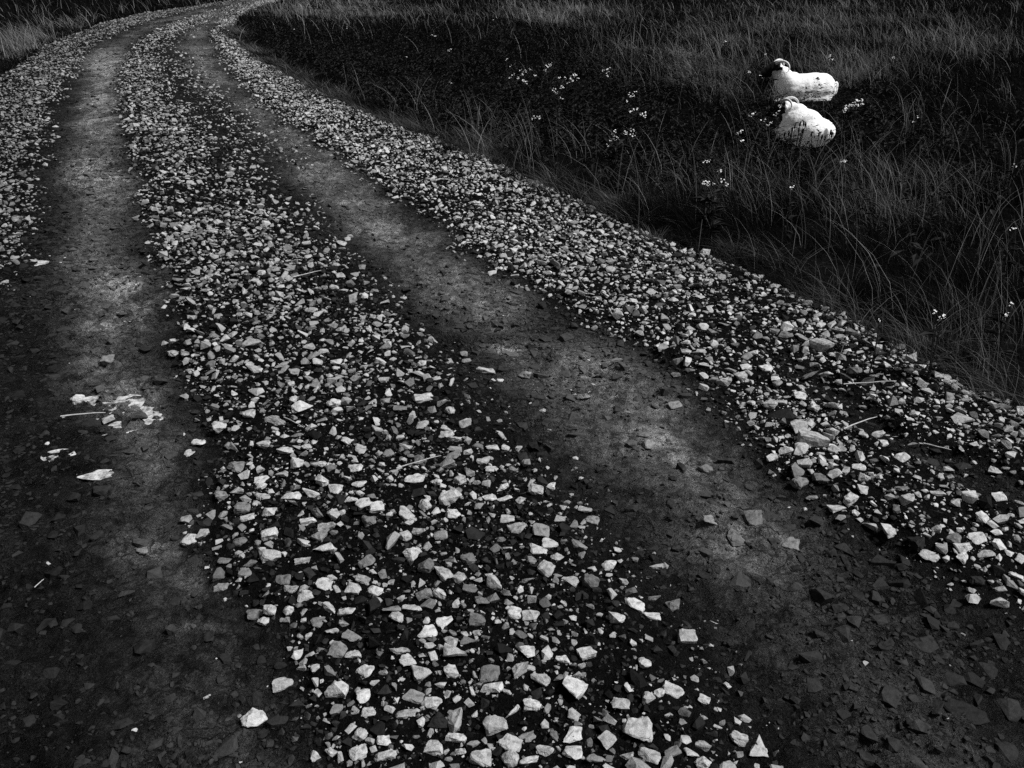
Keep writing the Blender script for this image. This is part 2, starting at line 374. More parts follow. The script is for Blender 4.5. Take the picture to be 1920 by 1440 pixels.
for tok in HERO.replace("\n", "|").split("|"):
    a = tok.split(); s = Stone(); s.px, s.py, s.w = map(float, a[:3]); s.form, s.tone = a[3], a[4]
    s.x, s.y, s.z = on_ground(s.px, s.py); zc = s.y * CP + (H - s.z) * SP
    s.size = s.w * zc / F * .5 * 1.04; s.hero = True; stones.append(s)
# scatter the rest by dart throwing, largest first, over a hash grid
cell = .06; grid = {}
def free(x, y, r, k=.82):
    i, j = int(math.floor(x / cell)), int(math.floor(y / cell)); n = int((r + .055) / cell) + 1
    for a in range(i - n, i + n + 1):
        for b in range(j - n, j + n + 1):
            for (qx, qy, qr) in grid.get((a, b), ()):
                if (qx - x) ** 2 + (qy - y) ** 2 < ((r + qr) * k) ** 2: return False
    return True
def put(x, y, r): grid.setdefault((int(math.floor(x / cell)), int(math.floor(y / cell))), []).append((x, y, r))
for s in stones: put(s.x, s.y, s.size * .85)
sx_, sy_, sr_, sh_, emb_ = [], [], [], [], []
def scatter(y0, y1, per_m2, rlo, rhi, seed, dart=True, k=.82, mode='gravel', pw=1.8):
    q = np.random.RandomState(seed)
    g0, g5 = edge('G0', np.array([y0, y1])).min() - .3, edge('G5', np.array([y0, y1, (y0 + y1) / 2])).max() + .3
    lo = max(g0, -.75 * y1 - 2.6); hi = min(g5, .75 * y1 + 2.6)
    N = int(per_m2 * (hi - lo) * (y1 - y0))
    x = q.uniform(lo, hi, N); y = q.uniform(y0, y1, N)
    L, Mi, Rr, S, D, I = strips(x, y)
    patch = sstep(.30, .62, fbm(x * 2.6, y * 2.6, 61, 3))
    if mode == 'gravel':
        nearmid = Mi * (1 - sstep(2.2, 4.5, y))
        patchr = sstep(.36, .56, fbm(x * 1.9 + 7, y * 1.5, 65, 3))
        keep = D * (1 - .45 * nearmid * .75 * (1 - patch)) * (1 - .30 * Mi * (1 - patch)) * (1 - Rr * (.05 + .38 * (1 - patchr) * (1 - .5 * sstep(5, 8, y)))) * (1 - .35 * L)
    else:
        g3 = edge('G3', y)
        keep = I * (1 - D) * (.25 + .75 * sstep(.45, .62, fbm(x * 1.7, y * 1.2, 67, 3)))
    ok = q.uniform(0, 1, N) < keep
    ok &= np.abs(x) < .68 * y + 2.1
    x, y = x[ok], y[ok]; L, Mi, Rr = L[ok], Mi[ok], Rr[ok]
    u = q.uniform(0, 1, len(x)); r = rlo + (rhi - rlo) * u ** pw
    o = np.argsort(-r); x, y, r = x[o], y[o], r[o]; L, Mi, Rr = L[o], Mi[o], Rr[o]
    side = Rr + L * .1
    if dart:
        keepi = []
        for i in range(len(x)):
            if free(x[i], y[i], r[i], k): put(x[i], y[i], r[i]); keepi.append(i)
        x, y, r, side, L = x[keepi], y[keepi], r[keepi], side[keepi], L[keepi]
    n = len(x); t = q.uniform(0, 1, n); patch2 = np.maximum(sstep(.30, .58, fbm(x * 3.1, y * 2.4, 63, 3)), .75 * side)
    if mode == 'gravel':
        big = sstep(.006, .016, r); huge = sstep(.018, .026, r)
        pale = q.uniform(.15, .40, n) * (.8 + .2 * side) * (1 - .3 * L); dark = q.uniform(.004, .018, n)  # left-strip stones darkened, painting a vignette into their colour
        sh = np.where(t < np.maximum((.28 + .36 * big + .14 * side) * (.45 + .85 * patch2), .88 * huge), pale, dark)
        sh = np.where(q.uniform(0, 1, n) < .12, q.uniform(.05, .13, n), sh); e = np.zeros(n)
    else:
        sh = np.where(t < .008, q.uniform(.2, .4, n), (q.uniform(.008, .018, n) + .055 * np.minimum(silt_sheen_at(x, y), .8) * q.uniform(.4, 1.2, n))); e = np.ones(n)
    sx_.append(x); sy_.append(y); sr_.append(r); sh_.append(sh); emb_.append(e)
bands = [(.7, 2), (2, 3), (3, 4), (4, 5), (5, 6), (6, 7.5), (7.5, 9), (9, 11), (11, 13.5), (13.5, 17), (17, 22), (22, 30), (30, 44)]
for bi, (y0, y1) in enumerate(bands):
    f = 1 if y0 < 6 else (.8 if y0 < 11 else (.5 if y0 < 17 else .24))
    big = 1 if y0 < 11 else (1.1 if y0 < 17 else 1.3)
    scatter(y0, y1, (800 if y0 > 3 else 720) * f, .013 * big, .031 * big, 100 + bi, k=.84, pw=2.8)
    scatter(y0, y1, 2100 * f, .0065 * big, .014 * big, 200 + bi, k=.85)
    if y0 < 6: scatter(y0, y1, 5000 if y0 < 3 else 2600, .002, .0065, 300 + bi, dart=False)
    scatter(y0, y1, 700 if y0 < 7.5 else 160, .009 * big, .036 * big, 400 + bi, mode='mud', pw=2.8)
    if y0 < 9: scatter(y0, y1, 5200 if y0 < 4 else 2600, .0022, .012, 500 + bi, dart=False, mode='mud', pw=2.6)
sx_, sy_, sr_, sh_, emb_ = map(np.concatenate, (sx_, sy_, sr_, sh_, emb_))
sz_ = terr(sx_, sy_)
spx, spy, ss_ = to_px(sx_, sy_, sz_)
# the largest of the scatter in the picture become things of their own, up to 300 stones in all
vis = sr_ * ss_ * (sh_ > .045) * ((spx > 5) & (spx < 1915) & (spy > 5) & (spy < 1435))
extra = np.argsort(-vis)[:300 - len(stones)]
for i in extra:
    s = Stone(); s.px, s.py, s.w = spx[i], spy[i], 2 * sr_[i] * ss_[i]; s.form = rnd.choice('fflwwbbr'); s.tone = 'p' if sh_[i] > .17 else 'g'
    s.x, s.y, s.z, s.size, s.hero = sx_[i], sy_[i], sz_[i], sr_[i], False; stones.append(s)
m = np.ones(len(sx_), bool); m[extra] = False
sx_, sy_, sr_, sh_, sz_, emb_ = (a[m] for a in (sx_, sy_, sr_, sh_, sz_, emb_))
N = len(sx_); print("gravel stones", N, "things", len(stones))
yaw = rs.uniform(0, 6.28, N); tl = np.where(emb_ > 0, .10, .33); tx = rs.normal(0, 1, N) * tl; ty = rs.normal(0, 1, N) * tl
RM = rots(yaw, tx, ty)
far = (sy_ > 7) | (sr_ < .006)
VV, TT, SS = [], [], []; base = 0
for lib, msk in ((LIB, ~far), (LIBF, far)):
    pick = rs.randint(0, len(lib), N)
    for k, (lv, lt) in enumerate(lib):
        ii = np.where(msk & (pick == k))[0]
        if not len(ii): continue
        h = np.abs(lv[:, 2]).max()
        scl = np.stack([np.ones(len(ii)), rs.uniform(.85, 1.15, len(ii)), rs.uniform(.8, 1.25, len(ii))], 1) * sr_[ii, None]
        p = lv[None] * scl[:, None, :]
        p = np.einsum('nij,nvj->nvi', RM[ii], p)
        lift = np.where(emb_[ii] > 0, rs.uniform(-.45, .15, len(ii)), rs.uniform(.15, .8, len(ii))) * h * sr_[ii]
        p = p + np.stack([sx_[ii], sy_[ii], sz_[ii] + lift], 1)[:, None, :]
        VV.append(p.reshape(-1, 3)); nv = len(lv)
        TT.append((lt[None] + (np.arange(len(ii)) * nv)[:, None, None]).reshape(-1, 3) + base); base += len(ii) * nv
        SS.append(np.repeat(sh_[ii], nv))
tag(mesh_np("gravel", np.concatenate(VV), np.concatenate(TT), M_STONE, {"shade": np.concatenate(SS)}),
    "crushed pale and dark stone spread in three strips along the track", "gravel", kind='stuff')
del VV, TT, SS

def hero_mesh(s, seed):
    r = random.Random(seed); dy, dz = DIM[s.form]
    dy *= r.uniform(.88, 1.12); dz *= r.uniform(.85, 1.15)
    v, t = hull({'w': 8, 'f': 12, 'l': 11, 'b': 13, 'r': 26, 's': 9}[s.form], 1, dy, dz, r, {'w': .8, 'b': .45, 'r': 1.0}.get(s.form, .6))
    bm = bmesh.new(); vs_ = [bm.verts.new(p) for p in v]
    for f in t: bm.faces.new([vs_[i] for i in f])
    bmesh.ops.subdivide_edges(bm, edges=bm.edges[:], cuts=3 if s.form != 'r' else 2, use_grid_fill=True)
    bmesh.ops.triangulate(bm, faces=bm.faces[:])
    bmesh.ops.smooth_vert(bm, verts=bm.verts[:], factor=.34, use_axis_x=True, use_axis_y=True, use_axis_z=True)
    off = Vector((r.uniform(0, 50), r.uniform(0, 50), r.uniform(0, 50)))
    for p in bm.verts:
        n1 = mnoise.noise(p.co * 2.2 + off); n2 = mnoise.noise(p.co * 6 + off)
        p.co += p.co.normalized() * (n1 * .17 + n2 * .085)
    bm.verts.index_update()
    V_ = np.array([p.co[:] for p in bm.verts]); T_ = np.array([[q.index for q in f.verts] for f in bm.faces]); bm.free()
    V_ /= np.abs(V_[:, 0]).max()
    return V_ * s.size, T_, dz * s.size
TONE = {'p': (.22, .36), 'g': (.09, .16), 'd': (.007, .016)}
anchor_names = {  # stone number in HERO -> a name one can find in the photograph
 17: "biggest angular stone at the bottom edge", 13: "upright shard by the bottom edge", 4: "broad triangular stone in the centre gravel",
 0: "rounded stone of the central huddle", 53: "lone rounded stone low on the left wheel track", 52: "square stone on the centre gravel's left rim",
 10: "long wedge stone near the bottom", 7: "pale slab right of centre gravel", 113: "big block in the right gravel",
 }
stone_objs = []
for i, s in enumerate(stones):
    v, t, hz = hero_mesh(s, 1000 + i); r = random.Random(5000 + i)
    sh = r.uniform(*TONE[s.tone])
    o = mesh_np("stone", v, t, M_STONE, {"shade": np.full(len(v), sh)})
    buried = .1 if s.tone != 'd' else -.25
    if s.form == 's':
        e = Euler((r.uniform(-.3, .3), -1.1, r.uniform(-.6, .6)))
    else:
        e = Euler((r.uniform(-.1, .38), r.uniform(-.25, .25), r.uniform(-.5, .5)))
    if s.w > 80: e = Euler((.05, .03, -.55)); buried = -.45
    o.rotation_euler = e; o.location = (s.x, s.y, s.z + hz * (.45 + buried)); stone_objs.append(o)

# ------------------------------------------------------------------ labels for the stones: shape, tone, and where each stands from a stone or mark one can find
FORM = {'f': 'flat', 'l': 'long', 'w': 'wedge-shaped', 'b': 'blocky', 'r': 'rounded', 's': 'upright'}
TON = {'p': 'pale', 'g': 'grey', 'd': 'dark'}
def find(px, py): return min(range(len(stones)), key=lambda i: (stones[i].px - px) ** 2 + (stones[i].py - py) ** 2)
OWN = [((1192, 1378), "largest pale stone at the bottom of the centre gravel", "the largest pale bottom stone"),
 ((857, 1357), "narrow pale shard tilted upright near the bottom of the centre gravel", "the upright shard"),
 ((853, 1230), "broad triangular pale stone in the lower centre gravel", "the broad triangular stone"),
 ((1023, 1073), "rounded pale stone, nearest of a huddle right of the centre gravel", "the rounded huddle stone"),
 ((478, 1353), "lone pale stone half sunk low on the left wheel track", "the lone half-sunk stone"),
 ((507, 1045), "square pale stone on the left rim of the centre gravel", "the square rim stone"),
 ((1077, 1300), "long wedge of pale stone on the lower right of the centre gravel", "the long pale wedge"),
 ((997, 1157), "pale slab with straight sides low in the centre gravel", "the straight-sided slab"),
 ((1522, 830), "biggest pale block in the right gravel bank", "the biggest right-bank block"),
 ((1462, 783), "big dark wedge of stone leaning in the right gravel bank", "the big dark wedge"),
 ((1540, 655), "large pale stone at the top of the right bank beside the bare strip", "the large upper-bank stone"),
 ((1812, 1340), "dark rectangular slab sunk in mud at the lower right", "the sunken dark slab"),
 ((322, 897), "small black stone standing upright in the left wheel track", "the small black upright stone"),
 ((325, 667), "pale stone alone at the left track's edge above the puddle", "the lone stone above the puddle"),
 ((475, 645), "long pale stone lying level in the upper centre gravel", "the long level stone"),
 ((842, 937), "big pale wedge in the middle of the centre gravel", "the big middle wedge"),
 ((792, 750), "long pale bar of stone in the centre gravel beside the right track", "the long stone bar"),
 ((910, 700), "thin pale sliver lying on the mud of the right wheel track", "the thin track sliver"),
 ((1670, 995), "flat pale stone at the lower rim of the right gravel bank", "the flat lower-bank stone"),
 ((1803, 785), "pale wedge near the right end of the gravel bank by the grass", "the far-right wedge"),
 ((1498, 910), "rounded stone, half dark half pale, at the right bank's foot", "the two-tone round stone"),
 ((1385, 1388), "upright blocky pale stone at the bottom right end of the gravel", "the bottom-right block"),
 ((1452, 1413), "small leaning pale stone, last of the gravel on the lower right mud", "the small leaning stone"),
 ((565, 770), "pale wedge with a ridged top beside the left wheel track", "the ridged wedge"),
 ((967, 995), "flat pale oval stone on the centre gravel's right side", "the flat oval stone"),
 ((1230, 1063), "small pale stone alone on the right wheel track's mud", "the lone right-track stone"),
 ((1490, 1065), "dark stone with a pale chip on the right wheel track", "the chipped dark stone"),
 ((640, 458), "bright flat stone on the upper right wheel track", "the bright upper-track stone"),
 ((1830, 1092), "dark rounded stone below the right gravel bank", "the dark round bank stone"),
 ((810, 1403), "wide pale triangular stone at the bottom edge of the centre gravel", "the wide bottom-edge triangle")]
anch = []
for (p, lab, short) in OWN:
    i = find(*p); tag(stone_objs[i], lab, "stone", "loose stones on the track"); anch.append((i, short))
aset = {i for i, _ in anch}
sect = {}
DIRS = ["right of", "right of and behind", "behind", "left of and behind", "left of", "left of and in front of", "in front of", "right of and in front of"]
for i, s in enumerate(stones):
    if i in aset: continue
    a, short = min(anch, key=lambda q: (stones[q[0]].px - s.px) ** 2 + (stones[q[0]].py - s.py) ** 2)
    dx, dy = s.px - stones[a].px, stones[a].py - s.py
    k = int(round(math.atan2(dy, dx) / (math.pi / 4))) % 8
    sect.setdefault((a, k, short), []).append((math.hypot(dx, dy), i))
ORD = ["nearest", "second", "third", "fourth", "fifth", "sixth", "seventh", "eighth", "ninth", "tenth", "eleventh", "twelfth", "thirteenth", "fourteenth", "fifteenth", "sixteenth", "seventeenth", "eighteenth", "nineteenth", "twentieth"]
for (a, k, short), lst in sect.items():
    for n, (_, i) in enumerate(sorted(lst)):
        s = stones[i]
        if len(lst) == 1: lab = "%s %s stone %s %s" % (FORM[s.form], TON[s.tone], DIRS[k], short)
        else: lab = "%s %s stone, %s one %s %s" % (FORM[s.form], TON[s.tone], ORD[min(n, 19)], DIRS[k], short)
        tag(stone_objs[i], lab, "stone", "loose stones on the track")
        ww = lab.split()
        if len(ww) > 16: print("LONG", lab)

# ------------------------------------------------------------------ moor grass: one mass of wind-bent blades
def blades(root, h, lean, bend, width, shade, seg=3, side=None):
    n = len(root); lv = np.stack([np.cos(lean), np.sin(lean), np.zeros(n)], 1)
    sd = rs.uniform(0, 6.28, n) if side is None else side
    sv = np.stack([np.cos(sd), np.sin(sd), np.zeros(n)], 1)
    rows = []
    for k in range(seg + 1):
        t = k / seg
        c = root + lv * (h * bend * t ** 1.7)[:, None] + np.array([0, 0, 1.0]) * (h * t * (1 - .38 * bend * t))[:, None]
        if k < seg:
            w = (width * (1 - .75 * t))[:, None] * .5
            rows += [c - sv * w, c + sv * w]
        else: rows.append(c)
    V_ = np.stack(rows, 1); nv = V_.shape[1]; T_ = []
    for k in range(seg - 1): T_ += [(2 * k, 2 * k + 1, 2 * k + 3), (2 * k, 2 * k + 3, 2 * k + 2)]
    T_.append((2 * seg - 2, 2 * seg - 1, 2 * seg))
    T_ = (np.array(T_)[None] + (np.arange(n) * nv)[:, None, None]).reshape(-1, 3)
    return V_.reshape(-1, 3), T_, np.repeat(shade, nv)
# species map on the moor: pale bent grasses here, dark herbs there (centre and half sizes read on the ground as seen in the photograph)
PALE = [(620, 18, 150, 22, 1.0), (1040, 25, 130, 30, .8), (1270, 105, 120, 34, .75), (1330, 165, 80, 26, .9), (1500, 40, 130, 40, .45), (1700, 85, 150, 46, .5),
        (1590, 150, 60, 26, .7), (1515, 282, 56, 7, .7), (1510, 190, 60, 6, .7), (1420, 330, 110, 40, .3), (890, 285, 90, 38, .5), (760, 222, 60, 18, .35), (1150, 370, 130, 50, .30), (1680, 400, 120, 60, .42), (45, 88, 55, 22, .9),
        (150, 55, 60, 8, .5), (1640, 260, 120, 60, .10), (1450, 430, 140, 60, .12), (1850, 640, 120, 60, .25), (1150, 130, 60, 40, .3)]
HERB = [(820, 140, 300, 85, 1.0), (1080, 210, 170, 60, .8), (1510, 270, 90, 45, .7), (1600, 225, 45, 45, .9), (1790, 330, 110, 80, .4), (1300, 310, 140, 50, .5), (520, 80, 70, 40, .8)]
def field(L, px, py):
    s = 0
    for (cx, cy, a, b, k) in L: s = s + k * np.exp(-.7 * (((px - cx) / a) ** 2 + ((py - cy) / b) ** 2))
    return s
LIE = [(*on_ground(1506, 186)[:2], math.pi + R(4), .68, .54), (*on_ground(1503, 266)[:2], math.pi - R(72), .52, .38)]
GVs, GTs, GSs = [], [], []; gbase = 0
def grass_add(r):
    global gbase
    v, t, s = r; GVs.append(v); GTs.append(t + gbase); GSs.append(s); gbase += len(v)
def moor_points(y0, y1, per_m2, seed):
    q = np.random.RandomState(seed); hi = .72 * y1 + 2.5
    N = int(per_m2 * 2 * hi * (y1 - y0)); x = q.uniform(-hi, hi, N); y = q.uniform(y0, y1, N)
    g0, g5 = edge('G0', y), edge('G5', y)
    e = (fbm(x * 3, y * 3, 77, 3) - .55) * .55
    ok = ((x > g5 - .02 + e) | ((x < g0 + .02 - e) & (y > 5))) & (np.abs(x) < .70 * y + 2.2)
    # clumps
    cl = fbm(x * 2.4, y * 2.4, 83, 3)
    ok &= q.uniform(0, 1, N) < .35 + 1.1 * sstep(.35, .65, cl)
    for (cx, cy, ang, a, b) in LIE:      # nothing grows up through the sheep
        u = (x - cx) * math.cos(ang) + (y - cy) * math.sin(ang); w_ = -(x - cx) * math.sin(ang) + (y - cy) * math.cos(ang)
        ok &= (u / a) ** 2 + (w_ / b) ** 2 > 1
    return x[ok], y[ok], q
for bi, (y0, y1, dn) in enumerate([(1.2, 3, 3600), (3, 4.5, 3400), (4.5, 6.5, 2800), (6.5, 9, 1900), (9, 13, 1200), (13, 18, 750), (18, 26, 420), (26, 38, 190), (38, 60, 60)]):
    x, y, q = moor_points(y0, y1, dn, 900 + bi); n = len(x); z = terr(x, y, False)
    px, py, ss = to_px(x, y, z)
    pl = np.clip(field(PALE, px, py), 0, 1.3); hb = np.clip(field(HERB, px, py), 0, 1)
    st = fbm(x * .9 + y * .3, y * 1.1, 85, 3)
    ok = q.uniform(0, 1, n) < np.clip(.85 - .45 * hb + pl * .5, .2, 1)
    x, y, z, pl, hb, st = (a[ok] for a in (x, y, z, pl, hb, st)); n = len(x)
    pk = np.clip(pl * (.25 + 1.5 * sstep(.42, .60, st)) + .012, 0, 1.4) * (1 - .8 * hb * (pl < .6))
    drk = .0015 + .011 * q.uniform(0, 1, n) ** 2 * (1 - .6 * hb); pale_shd = q.uniform(.022, .10, n) + .12 * np.clip(pl, 0, 1) * q.uniform(.2, 1, n)
    shd = np.where(q.uniform(0, 1, n) < pk * .7, pale_shd, drk)  # pale blades have a bleached colour of their own, the rest a dark one
    g5, g0 = edge('G5', y), edge('G0', y); off = np.where(x > g5, x - g5, np.where(x < g0, g0 - x, 0))
    h = (.08 + .30 * sstep(.3, .7, fbm(x * 1.9, y * 1.9, 87, 3))) * q.uniform(.45, 1.3, n) * (.55 + .45 * sstep(0, .5, off)) * (1 - .25 * hb)
    lean = math.pi * .93 + (fbm(x * 1.3, y * 1.3, 89, 3) - .5) * 5.5 + q.normal(0, .7, n)
    w = np.maximum(.0028, .00075 * y) * q.uniform(.7, 1.3, n)
    grass_add(blades(np.stack([x, y, z - .01], 1), h, lean, q.uniform(.25, 1.5, n), w, shd))
    # long thin bleached stalks standing above the rest
    k = q.uniform(0, 1, n) < (.010 * (1 - .8 * hb) + .035 * pl) * (.4 + 1.2 * sstep(.4, .6, st))
    if k.sum():
        m_ = int(k.sum())
        grass_add(blades(np.stack([x[k], y[k], z[k]], 1), q.uniform(.35, .7, m_), lean[k] + q.normal(0, .9, m_), q.uniform(.2, .9, m_),
                         np.maximum(.0022, .0006 * y[k]), q.uniform(.10, .26, m_), 4))
# ragged tufts along the verge, spilling over the stones
qe = np.random.RandomState(4242)
for _ in range(230):
    yy = 1.6 * (24 / 1.6) ** qe.uniform(0, 1); xx = float(edge('G5', np.array([yy]))[0]) + qe.normal(.10, .13) if qe.uniform() < .85 else float(edge('G0', np.array([max(yy, 7)]))[0]) - .1
    if xx < 0: yy = max(yy, 7)
    n = qe.randint(25, 80); rr = qe.uniform(.03, .12); x = xx + qe.normal(0, rr, n); y = yy + qe.normal(0, rr, n)
    lum = qe.choice([.012, .03, .07, .11]); out = np.arctan2(y - yy, x - xx)
    grass_add(blades(np.stack([x, y, terr(x, y, False) - .01], 1), qe.uniform(.10, .34) * qe.uniform(.5, 1.2, n), np.where(qe.uniform(0, 1, n) < .5, out, math.pi * .95 + qe.normal(0, .6, n)),
                     qe.uniform(.5, 1.6, n), np.maximum(.0028, .00075 * y), lum * qe.uniform(.3, 1.3, n)))
tag(mesh_np("grass", np.concatenate(GVs), np.concatenate(GTs), M_GRASS, {"shade": np.concatenate(GSs)}),
    "wind bent moor grass, dark with paler bleached clumps beside the track", "grass", kind='stuff')
print("grass faces", sum(len(t) for t in GTs)); del GVs, GTs, GSs
# dark leafy herbs growing through it
def leaf_sheet(c, out, ln, wd, up):
    n = len(c); d = np.stack([np.cos(out), np.sin(out), up], 1); d /= np.linalg.norm(d, axis=1)[:, None]
    sv = np.stack([-np.sin(out), np.cos(out), np.zeros(n)], 1)
    P = np.stack([c, c + d * (ln * .5)[:, None] + sv * (wd * .5)[:, None], c + d * ln[:, None] - np.array([0, 0, 1]) * (ln * .25)[:, None], c + d * (ln * .5)[:, None] - sv * (wd * .5)[:, None]], 1)
    T_ = (np.array([(0, 1, 2), (0, 2, 3)])[None] + (np.arange(n) * 4)[:, None, None]).reshape(-1, 3)
    return P.reshape(-1, 3), T_
LV, LT = [], []; lb = 0
for bi, (y0, y1, dn) in enumerate([(3, 6, 16), (6, 9, 30), (9, 13, 30), (13, 18, 22), (18, 26, 10), (26, 36, 3)]):
    x, y, q = moor_points(y0, y1, dn, 950 + bi); z = terr(x, y, False); px, py, ss = to_px(x, y, z)
    ok = (q.uniform(0, 1, len(x)) < np.clip(field(HERB, px, py) * 1.2 + .04, 0, 1)) & (x > edge('G5', y) + .25)
    x, y, z = x[ok], y[ok], z[ok]; n = len(x); hh = q.uniform(.22, .52, n)
    for L in range(16):
        t = (L + q.uniform(0, 1, n)) / 16
        c = np.stack([x + q.normal(0, .05, n), y + q.normal(0, .05, n), z + hh * (.15 + .85 * t)], 1)
        ln = q.uniform(.05, .13, n) * (1.15 - .6 * t)
        v, f = leaf_sheet(c, q.uniform(0, 6.28, n), ln, ln * q.uniform(.22, .42, n), q.uniform(-.2, .9, n))
        LV.append(v); LT.append(f + lb); lb += len(v)
tag(mesh_np("herb_foliage", np.concatenate(LV), np.concatenate(LT), M_LEAF), "low dark leafy herbs growing thick among the grass", "ground cover", kind='stuff')
del LV, LT

# ------------------------------------------------------------------ tubes, flowers, thistles, straws
def tube(pts, rad, n=6):
    pts = [Vector(p) for p in pts]; V_, T_ = [], []
    ref = Vector((0, 0, 1))
    for i, p in enumerate(pts):
        d = (pts[min(i + 1, len(pts) - 1)] - pts[max(i - 1, 0)]).normalized()
        a = d.cross(ref if abs(d.z) < .95 else Vector((1, 0, 0))).normalized(); b = d.cross(a)
        r = rad[i] if hasattr(rad, '__len__') else rad
        for k in range(n):
            t = 2 * math.pi * k / n; V_.append(tuple(p + a * (r * math.cos(t)) + b * (r * math.sin(t))))
    for i in range(len(pts) - 1):
        for k in range(n):
            a, b = i * n + k, i * n + (k + 1) % n
            T_ += [(a, b, b + n), (a, b + n, a + n)]
    V_.append(tuple(pts[0])); V_.append(tuple(pts[-1])); e = len(V_)
    for k in range(n):
        T_.append((e - 2, (k + 1) % n, k)); T_.append((e - 1, e - 2 - n + k, e - 2 - n + (k + 1) % n))
    return V_, T_
def join(parts):
    V_, T_ = [], []
    for v, t in parts:
        b = len(V_); V_ += [tuple(p) for p in v]; T_ += [tuple(i + b for i in f) for f in t]
    return V_, T_
def head_mesh(r, rad):
    """a cluster of small daisies: petals round a raised disc"""
    parts = []
    for k in range(r.randint(4, 7)):
        c = Vector((r.uniform(-1, 1), r.uniform(-1, 1), r.uniform(-.8, .8))) * rad
        nrm = Vector((r.uniform(-.5, .5), r.uniform(-.9, .2), 1)).normalized(); a = nrm.orthogonal().normalized(); b = nrm.cross(a); pr = rad * r.uniform(.25, .46)
        v, t = [c + nrm * pr * .25], []
        for j in range(7):
            q1, q2, q3 = (2 * math.pi * (j + o) / 7 for o in (0, .45, .9))
            i0 = len(v)
            v += [c + (a * math.cos(q1) + b * math.sin(q1)) * pr * .8, c + (a * math.cos(q2) + b * math.sin(q2)) * pr - nrm * pr * .1, c + (a * math.cos(q3) + b * math.sin(q3)) * pr * .8]
            t += [(0, i0, i0 + 1), (0, i0 + 1, i0 + 2)]
        parts.append((v, t))
    return join(parts)
def leaves(r, n, h, ln):
    c = np.array([(r.uniform(-.02, .02), r.uniform(-.02, .02), h * r.uniform(.1, .85)) for _ in range(n)])
    l_ = np.array([ln * r.uniform(.6, 1.2) for _ in range(n)])
    return leaf_sheet(c, np.array([r.uniform(0, 6.28) for _ in range(n)]), l_, l_ * .28, np.array([r.uniform(0, .8) for _ in range(n)]))
# each plant: flower pixels (first one sets where it stands), height, label
FL = [
 ([(970, 146), (983, 151), (962, 140)], .45, "white flowering weed at the left end of the dense flower drift"),
 ([(995, 130), (1005, 142), (988, 137)], .5, "tall white flowering weed near the left of the flower drift"),
 ([(1030, 126), (1022, 131)], .5, "white flowering weed at the back middle of the flower drift"),
 ([(1065, 155), (1055, 163), (1073, 150), (1060, 148)], .5, "fullest white flowering weed in the middle of the flower drift"),
 ([(1045, 175), (1038, 168)], .42, "white flowering weed at the near front of the flower drift"),
 ([(1077, 142), (1083, 148)], .5, "white flowering weed at the right end of the dense flower drift"),
 ([(1132, 132), (1140, 136)], .5, "white flowering weed standing apart behind the flower drift to the right"),
 ([(1190, 172), (1184, 178)], .45, "white flowering weed midway between the flower drift and the sheep"),
 ([(1175, 190)], .4, "single white flower just below midway between drift and sheep"),
 ([(1192, 205), (1210, 217), (1203, 213)], .45, "white flowering weed with trailing blooms above the gravel bank's middle"),
 ([(1010, 220)], .4, "single white flower between the flower drift and the gravel bank"),
 ([(1185, 244), (1178, 249)], .42, "white flowering weed above the pair of low white clusters"),
 ([(1157, 257), (1146, 264), (1150, 254)], .42, "low white flower cluster nearest the gravel bank right of the drift"),
 ([(1382, 250), (1388, 246)], .42, "white flowering weed left of the lying sheep in front"),
 ([(1432, 225), (1446, 228), (1440, 234)], .45, "bright white blooms right beside the front sheep's shoulder"),
 ([(1412, 212), (1406, 216)], .45, "small white blooms left of the front sheep's head"),
 ([(1392, 266)], .38, "single white flower low to the left of the front sheep"),
 ([(1459, 210), (1462, 200), (1455, 215)], .48, "white blooms directly against the front sheep's face"),
 ([(1605, 190), (1592, 200), (1615, 187), (1600, 195), (1585, 203)], .58, "tall leafy white flowering weed right of the two sheep"),
 ([(1580, 302), (1586, 300)], .4, "white flowering weed below and right of the front sheep"),
 ([(1722, 220), (1715, 227)], .45, "white flowering weed well right of the sheep on open grass"),
 ([(1555, 105), (1560, 110)], .45, "white flowering weed behind the far sheep's back"),
 ([(1675, 108)], .45, "single white flower farthest back on the right"),
 ([(1360, 77)], .45, "single white flower far back above left of the far sheep"),
 ([(1405, 135), (1428, 143)], .42, "white flowering weed beside the far sheep's nose"),
 ([(1435, 102)], .42, "single white flower just above the far sheep's head"),
 ([(1322, 302), (1328, 300)], .42, "white flowering weed topmost of the trio left below the sheep"),
 ([(1350, 320)], .4, "single white flower in the middle of the trio below the sheep"),
 ([(1340, 345), (1355, 337), (1322, 342)], .42, "widest white flowering weed, lowest of the trio below the sheep"),
 ([(1487, 352)], .4, "single white flower in dark grass below the front sheep"),
 ([(1902, 310)], .42, "single white flower upper one at the right edge of the photo"),
 ([(1900, 430)], .4, "single white flower lower one at the right edge, above the grass"),
 ([(1650, 602)], .28, "single white flower close to the top of the right gravel bank"),
 ([(1767, 593), (1750, 583), (1760, 598)], .3, "white flower clump among straws right of the gravel bank"),
 ([(1898, 572), (1890, 588)], .32, "two white flowers on one stem at the far right of the bank"),
 ([(552, 55)], .4, "single white flower nearest the bend of the track"),
 ([(650, 52)], .4, "single white flower right of the track's bend by pale grass"),
 ([(810, 65), (815, 68)], .45, "white flowering weed at the back of the dark herb patch"),
 ([(840, 95), (845, 92)], .45, "white flowering weed in the middle of the dark herb patch"),
 ([(762, 107)], .42, "single white flower left in the dark herb patch"),
 ([(845, 155)], .42, "single white flower at the front of the dark herb patch"),
 ([(930, 32), (925, 37)], .45, "white flowering weed on pale grass behind the dark herbs"),
 ([(950, 112), (957, 122)], .48, "white flowering weed just behind the left of the flower drift")]
